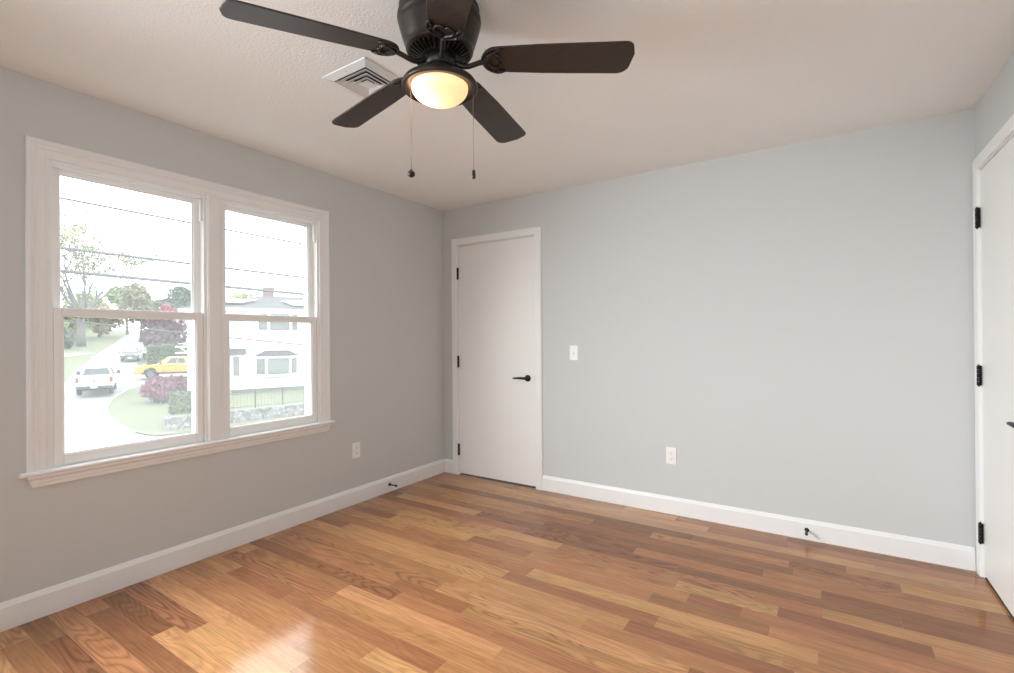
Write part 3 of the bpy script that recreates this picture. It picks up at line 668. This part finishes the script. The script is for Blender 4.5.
# ------------------------------------------------------------------ plants
def leaves(mb, cx, cy, cz, rx, ry, rz, n, size, shell=.35, rnd=random):
    for _ in range(n):
        while True:
            a, b, c = (rnd.uniform(-1, 1) for _ in range(3)); d = a*a+b*b+c*c
            if shell*shell < d < 1: break
        p = Vector((cx+a*rx, cy+b*ry, cz+c*rz)); s = size*rnd.uniform(.6, 1.3)
        u = Vector((rnd.gauss(0, 1), rnd.gauss(0, 1), rnd.gauss(0, .6))).normalized(); w = u.orthogonal().normalized()
        w = (w*math.cos(rnd.random()*6.28)+u.cross(w)*math.sin(rnd.random()*6.28)); w2 = u.cross(w)
        mb.add([p-w*s-w2*s*.5, p+w*s-w2*s*.5, p+w*s*.7+w2*s*.6, p-w*s*.7+w2*s*.6], [(0, 1, 2, 3)])
def tree(name, x, y, height, crown_r, crown_z0, mleaf, label, cat='tree', n=900, size=.35, blobs=9, trunk=.25, conic=False, base=None):
    z = hz(x, y) if base is None else base
    o = empty(name, (x, y, z), 0, label, cat)
    t = MB(); pts = [(0, 0, -.2)]+[(random.uniform(-.08, .08)*trunk*4, random.uniform(-.08, .08)*trunk*4, height*.8*k/5) for k in range(1, 6)]
    t.tube(pts, [trunk*1.3, trunk, trunk*.9, trunk*.7, trunk*.5, trunk*.25], 8)
    for k in range(6):
        a = k*2.4; zz = crown_z0+(height-crown_z0)*(.1+.1*k); r = crown_r*.7*(1-.08*k)
        t.tube([(0, 0, zz), (r*.5*math.cos(a), r*.5*math.sin(a), zz+.25*r), (r*math.cos(a), r*math.sin(a), zz+.7*r)], [trunk*.4, trunk*.25, trunk*.08], 6)
    t.build('trunk', M['bark'], o)
    f = MB(); hh = height-crown_z0
    for k in range(blobs):
        if conic:
            u = (k+.5)/blobs; r = crown_r*(1.05-u); leaves(f, 0, 0, crown_z0+hh*u, r, r, hh/blobs*.9, int(n/blobs*(1.4-.8*u)), size, .4)
        else:
            a = random.uniform(0, 6.28); q = crown_r*.55*math.sqrt(random.random()); u = random.uniform(.25, .78)
            r = crown_r*random.uniform(.42, .62); leaves(f, q*math.cos(a), q*math.sin(a), crown_z0+hh*u, r, r, min(r*.8, hh*.36), n//blobs, size, .3)
    f.build('foliage', M[mleaf], o); return o
def bush(name, x, y, rx, ry, hgt, mleaf, label, n=1400, size=.12, base=None, boxy=False, rz=0., cat='shrub'):
    z = hz(x, y) if base is None else base
    o = empty(name, (x, y, z), rz, label, cat)
    s = MB()
    for k in range(7):
        a = k*.9; s.tube([(rx*.3*math.cos(a), ry*.3*math.sin(a), -.1), (rx*.5*math.cos(a), ry*.5*math.sin(a), hgt*.5), (rx*.6*math.cos(a*1.1), ry*.6*math.sin(a*1.1), hgt*.8)], [.05, .03, .012], 6)
    s.build('stems', M['bark'], o)
    f = MB()
    if boxy:
        for _ in range(n):
            a = random.uniform(-1, 1); b = random.uniform(-1, 1); c = random.uniform(0, 1); k = random.random()
            if k < .35: c = 1-.06*random.random()
            elif k < .7: b = -1+.1*random.random()
            elif k < .85: a = random.choice((-1, 1))*(1-.05*random.random())
            leaves(f, a*rx, b*ry, .05+c*hgt, .06, .06, .06, 1, size, 0)
    else:
        for k in range(10):
            a = random.uniform(0, 6.28); q = math.sqrt(random.random())*.6
            leaves(f, rx*q*math.cos(a), ry*q*math.sin(a), hgt*random.uniform(.32, .62), rx*.5, ry*.5, hgt*.38, n//10, size, .3)
    f.build('foliage', M[mleaf], o); return o
# the big half-bare tree
def bare_tree(x, y):
    z = hz(x, y); o = empty('bare_tree', (x, y, z), 0, 'tall sparse spring tree with spreading bare branches on the left lawn', 'tree')
    o.scale = (1.24, 1.24, 1.24)
    rnd = random.Random(5); t = MB(); f = MB(); tips = []
    t.tube([(0, 0, -.2), (.1, .05, 1.6), (0, .1, 3.4), (.1, 0, 4.4)], [.62, .46, .42, .36], 10)
    def grow(p, d, L, r, lev):
        pts = [p]; q = p.copy(); dd = d.copy()
        for k in range(4):
            dd = (dd+Vector((rnd.gauss(0, .10), rnd.gauss(0, .10), rnd.uniform(-.02, .12)))).normalized(); q = q+dd*(L/4); pts.append(q.copy())
        t.tube(pts, [r*(1-.15*k) for k in range(5)], 7 if lev < 2 else 5, False)
        if lev >= 3: tips.append(q); return
        for k in range(3 if lev < 2 else 2+rnd.randint(0, 1)):
            nd_ = (dd+Vector((rnd.gauss(0, .55), rnd.gauss(0, .55), rnd.uniform(-.15, .45)))).normalized()
            grow(pts[rnd.choice((2, 3, 4, 4))].copy(), nd_, L*rnd.uniform(.55, .8), r*.42, lev+1)
    for k in range(8):
        a = k*2*PI/8+rnd.uniform(-.2, .2); tilt = rnd.uniform(.35, .95)
        grow(Vector((.05, 0, 3.6+.18*k)), Vector((math.cos(a)*tilt, math.sin(a)*tilt, 1)).normalized(), rnd.uniform(4.6, 6.2), .24, 0)
    t.build('trunk', M['bark'], o)
    for p in tips:
        leaves(f, p.x, p.y, p.z, 1.2, 1.2, .6, 26 if p.z > 9 else 5, .13, 0, rnd)
    f.build('foliage', M['pale_green_leaves'], o)
bare_tree(-102.2, 26.2)
tree('distant_tree', -117.0, 27.6, 8.0, 5.0, .3, 'pale_green_leaves', 'low pale green tree behind the dark shrub at the left pane edge', n=1100, size=.5)
tree('distant_tree', -123.5, 35.2, 6.2, 4.6, .3, 'bush_leaves', 'low tan tree on the rise left of the street top', n=1000, size=.5)
tree('green_tree', -128.5, 41.8, 12.2, 4.2, 3.0, 'fresh_leaves', 'bright green leafy tree at the far end of the street', n=1500, size=.45)
tree('olive_tree', -110.5, 37.9, 11.6, 4.4, 2.5, 'olive_leaves', 'pale olive spring tree left of the dark evergreen', n=1900, size=.34, blobs=12)
tree('evergreen_tree', -99.5, 39.6, 12.3, 3.6, 2.0, 'evergreen_needles', 'dark evergreen tree rising right of the pale olive tree', n=2000, size=.32, conic=False, blobs=12)
tree('purple_tree', -66.8, 24.6, 6.3, 2.75, .9, 'purple_leaves', 'purple-leaved tree beside the street before the white house', n=1800, size=.26, blobs=10)
tree('red_tree', -74.6, 27.9, 7.9, 1.5, 3.2, 'red_leaves', 'red-topped small tree peeking over the meeting rail behind the purple tree', n=600, size=.25)
tree('leafy_tree', -47.6, 23.3, 9.2, 3.2, 2.0, 'pale_green_leaves', 'pale green tree behind the left slope of the white house roof', n=1500, size=.3, base=-2.3)
tree('leafy_tree', -140.0, 38.0, 10.5, 5.0, 1.5, 'pale_green_leaves', 'pale green tree far up the street left of the road', n=1000, size=.5)
bush('flowering_bush', -60.4, 22.1, 2.2, 1.4, 2.6, 'bush_leaves', 'rounded tan bush in front of the purple tree', n=1800, size=.2)
bush('dark_shrub', -97.3, 22.2, 2.3, 2.2, 3.6, 'shrub_leaves', 'dark green shrub on the left lawn beside the bare tree trunk', n=1300, size=.24)
bush('hedge', -55.2, 21.3, 2.7, .7, 2.5, 'hedge_leaves', 'clipped dark green hedge behind the yellow truck', n=5200, size=.15, boxy=True, rz=math.atan2(.88, .47), cat='hedge')
bush('magenta_shrub', -32.6, 10.9, 1.75, 1.5, 1.85, 'magenta_leaves', 'low spreading magenta-leaved shrub on the corner lawn', n=4200, size=.085)
bush('box_hedge', -23.35, 8.45, 1.05, .65, 1.02, 'box_leaves', 'square clipped hedge on top of the stone wall', n=5200, size=.055, base=-2.42, boxy=True, rz=math.atan2(.94, .34), cat='hedge')

# ------------------------------------------------------------------ white post with rails
wp = empty('white_post', (-26.6, 9.6, -2.9), 0, 'tall white post with two short rails behind the clipped hedge', 'post')
m = MB(); m.box(-.07, .07, -.07, .07, -.1, 5.0); m.build('post', M['post'], wp, bevel=.01)
for z in (3.76, 3.42):
    m = MB(); m.prism([(0, z-.04), (0, z+.04)], lambda a, b: (0, 0, b), lambda a, b: (0, 0, b)) if False else m.tube([(0, 0, z), (-.62, -.42, z)], .045, 8); m.build('rail', M['post'], wp)
m = MB(); m.tube([(-.05, -.03, 3.42), (-.45, -.31, 3.76)], .03, 8); m.build('brace', M['post'], wp)

# ------------------------------------------------------------------ vehicles (local: +x forward, +y left, z up)
def arch(cx, r, z, n=12): return [(cx-r*math.cos(PI*k/n), z+r*math.sin(PI*k/n)) for k in range(n+1)]
def wheel(parent, x, y, r, w=.26):
    m = MB(); prof = [(r*.62, -w/2), (r*.93, -w/2), (r, -w/2+.04), (r, w/2-.04), (r*.93, w/2), (r*.62, w/2), (r*.62, -w/2)]
    m.lathe(prof, (0, 0, 0), 28); m.v = [(a+x, c+y, b+r) for a, b, c in m.v]; o = m.build('wheel', M['rubber'], parent)
    q = MB(); s = 1 if y > 0 else -1
    q.lathe([(r*.63, -w/2+.02), (r*.63, w/2-.05), (r*.5, w/2-.07), (r*.2, w/2-.05), (.0001, w/2-.04)], (0, 0, 0), 24)
    for k in range(6):
        a = k*PI/3; q.tube([(r*.12*math.cos(a), r*.12*math.sin(a), w/2-.045), (r*.6*math.cos(a), r*.6*math.sin(a), w/2-.035)], .03, 6)
    q.v = [(a+x, c*s+y, b+r) for a, b, c in q.v]; q.build('rim', M['steel'], o)
def panel(mb, pts, th):
    a, b, c = (Vector(p) for p in pts[:3]); n = (b-a).cross(c-a).normalized()*th; k = len(pts)
    mb.add([Vector(p)+n for p in pts]+[Vector(p)-n for p in pts], [tuple(range(k)), tuple(range(2*k-1, k-1, -1))]+[(i, k+i, k+(i+1)%k, (i+1)%k) for i in range(k)])
def cabin(o, low, high, yl, yh, paint, gl_front, gl_rear, gl_side, splits):
    # low/high: (x rear, x front, z)
    (xr, xf, z0), (xr2, xf2, z1) = low, high
    m = MB(); m.add([(xr, -yl, z0), (xf, -yl, z0), (xf, yl, z0), (xr, yl, z0), (xr2, -yh, z1), (xf2, -yh, z1), (xf2, yh, z1), (xr2, yh, z1)],
        [(0,3,2,1),(4,5,6,7),(0,1,5,4),(1,2,6,5),(2,3,7,6),(3,0,4,7)]); m.build('cab', paint, o, bevel=.05, seg=3)
    def P(t, u, y): # t along rear->front, u height, y side
        return Vector((xr+(xf-xr)*t+((xr2-xr)*(1-t)+(xf2-xf)*t)*u, y*(yl+(yh-yl)*u), z0+(z1-z0)*u))
    m = MB(); panel(m, [P(1, .12, -.88), P(1, .12, .88), P(1, .88, .86), P(1, .88, -.86)], .012); m.build('windshield', gl_front, o)
    m = MB(); panel(m, [P(0, .16, -.86), P(0, .16, .86), P(0, .86, .84), P(0, .86, -.84)], .012); m.build('rear_window', gl_rear, o)
    for s in (-1, 1):
        for t0, t1 in splits:
            m = MB(); panel(m, [P(t0, .14, s), P(t1, .14, s), P(min(t1, .93-.0), .84, s), P(max(t0, .06), .84, s)], .012); m.build('side_window', gl_side, o)
def pickup(name, x, y, rz, paint, label, L=5.75, light_bumper=False, dz=0.):
    o = empty(name, (x, y, hz(x, y)+.05+dz), rz, label, 'pickup truck')
    wr = .42; xa, xb = -1.80, 1.78; z = .52
    pr = [(-2.80, z)]+arch(xa, .50, z)+arch(xb, .50, z)+[(2.72, .46), (2.84, .62), (2.86, .98), (2.74, 1.12), (1.35, 1.24), (-.92, 1.27), (-.95, 1.02), (-2.78, 1.02)]
    m = MB(); m.prism(pr, lambda a, b: (a, -.98, b), lambda a, b: (a, .98, b)); m.build('body', paint, o, bevel=.035, seg=2)
    m = MB()
    for s in (-1, 1): m.box(-2.79, -.90, s*.90-.08, s*.90+.08, .98, 1.33)
    m.box(-1.0, -.90, -.9, .9, 1.0, 1.33); m.build('bed', paint, o, bevel=.02)
    m = MB(); m.box(-2.84, -2.76, -.82, .82, .66, 1.33); m.build('tailgate', paint, o, bevel=.02)
    cabin(o, (-.98, 1.42, 1.22), (-.78, .52, 1.90), .93, .74, paint, M['glass_dark'], M['glass_dark'], M['glass_dark'], [(.06, .34), (.37, .72)])
    for s in (-1, 1):
        m = MB(); m.box(-2.845, -2.74, s*.90-.085, s*.90+.085, .92, 1.26); m.build('taillight', M['red'], o, bevel=.015)
        m = MB(); m.box(2.66, 2.85, s*.76-.18, s*.76+.18, .88, 1.06); m.build('headlight', M['clear'], o, bevel=.03)
        m = MB(); m.tube([(1.02, s*.92, 1.32), (1.0, s*1.10, 1.36)], .03, 8); m.box(.94, 1.06, s*1.17-.10, s*1.17+.10, 1.27, 1.55); m.build('mirror', M['bumper'], o, bevel=.02)
        for xd in (.45, -.45):
            m = MB(); m.box(xd-.09, xd+.09, s*.985-.02, s*.985+.02, 1.08, 1.12); m.build('door_handle', M['bumper'], o)
        for xx in (xa, xb):
            m = MB(); pts = [(xx+.5*math.cos(PI*k/12), s*.985, z+.5*math.sin(PI*k/12)) for k in range(13)]; m.tube(pts, .03, 6); m.build('wheel_arch', paint, o)
        for xx in (xa, xb): wheel(o, xx, s*.86, wr)
    m = MB(); m.box(-2.98, -2.80, -.98, .98, .50, .68); m.build('rear_bumper', M['bumper'], o, bevel=.03)
    m = MB(); m.box(2.72, 2.95, -.97, .97, .42, .66); m.build('front_bumper', paint if light_bumper else M['bumper'], o, bevel=.04)
    m = MB(); m.box(2.82, 2.875, -.55, .55, .72, 1.06); m.build('grille', M['bumper'], o, bevel=.01)
    m = MB(); m.box(-2.995, -2.975, -.17, .17, .54, .69); m.build('license_plate', M['plate'], o)
    m = MB(); m.prism([(-.07, 1.06), (-.06, .99), (0, .93), (.06, .99), (.07, 1.06)], lambda a, b: (-2.842, a, b), lambda a, b: (-2.855, a, b)); m.build('emblem', M['bumper'], o)
    m = MB(); m.box(-2.6, 2.5, -.7, .7, .38, .54); m.build('chassis', M['rubber'], o)
    return o
ang = math.atan2(U2.y, U2.x)
wt = Vector((-39.1, 9.12))+U2*2.9
pickup('pickup_truck', wt.x, wt.y, ang, M['truck_white'], 'white pickup truck driving away, seen from behind')
yd = Vector((.50, .866)); yl_ = Vector((.866, -.50)); yc = Vector((-47.5, 14.5))+yd*2.85-yl_*.95
pickup('pickup_truck', yc.x, yc.y, math.atan2(-yd.y, -yd.x), M['truck_yellow'], 'yellow pickup truck standing side-on in the side street', light_bumper=True, dz=.08)
def car(name, x, y, rz, paint, label):
    o = empty(name, (x, y, hz(x, y)+.05), rz, label, 'car'); wr = .36; xa, xb, z = -1.4, 1.4, .42
    pr = [(-2.25, z)]+arch(xa, .43, z)+arch(xb, .43, z)+[(2.2, .40), (2.33, .60), (2.28, .90), (1.1, 1.08), (-2.15, 1.10), (-2.3, .80)]
    m = MB(); m.prism(pr, lambda a, b: (a, -.93, b), lambda a, b: (a, .93, b)); m.build('body', paint, o, bevel=.05)
    cabin(o, (-2.1, 1.15, 1.06), (-1.75, .35, 1.72), .88, .70, paint, M['glass_light'], M['glass_light'], M['glass_dark'], [(.08, .36), (.39, .7)])
    for s in (-1, 1):
        m = MB(); m.box(2.12, 2.30, s*.70-.17, s*.70+.17, .70, .86); m.build('headlight', M['clear'], o, bevel=.03)
        m = MB(); m.box(-2.28, -2.12, s*.74-.12, s*.74+.12, .80, 1.02); m.build('taillight', M['red'], o, bevel=.03)
        m = MB(); m.box(.80, .92, s*1.03-.10, s*1.03+.10, 1.05, 1.22); m.build('mirror', paint, o, bevel=.03)
        for xx in (xa, xb): wheel(o, xx, s*.80, wr, .22)
    m = MB(); m.box(2.2, 2.40, -.90, .90, .34, .58); m.build('front_bumper', M['bumper'], o, bevel=.05)
    m = MB(); m.box(-2.40, -2.2, -.90, .90, .36, .62); m.build('rear_bumper', M['bumper'], o, bevel=.05)
    m = MB(); m.box(2.395, 2.41, -.2, .2, .42, .55); m.build('license_plate', M['plate'], o)
    return o
car('parked_car', -71.2, 22.4, ang+PI, M['car_black'], 'black car facing the window in the street behind the white truck')
car('parked_car', -73.2, 25.5, ang+PI, M['car_black'], 'black car parked at the road edge right of the other black car')
for o in C.objects:
    if o.parent is None and 'kind' not in o:
        for k, g in (('wall_outlet', 'duplex wall outlets'), ('door_stop', 'baseboard door stops'), ('parked_car', 'black cars in the street'),
                     ('leafy_tree', 'pale green neighbourhood trees'), ('distant_tree', 'low trees along the rise'), ('pickup_truck', 'pickup trucks outside')):
            if o.name.split('.')[0] == k: o['group'] = g
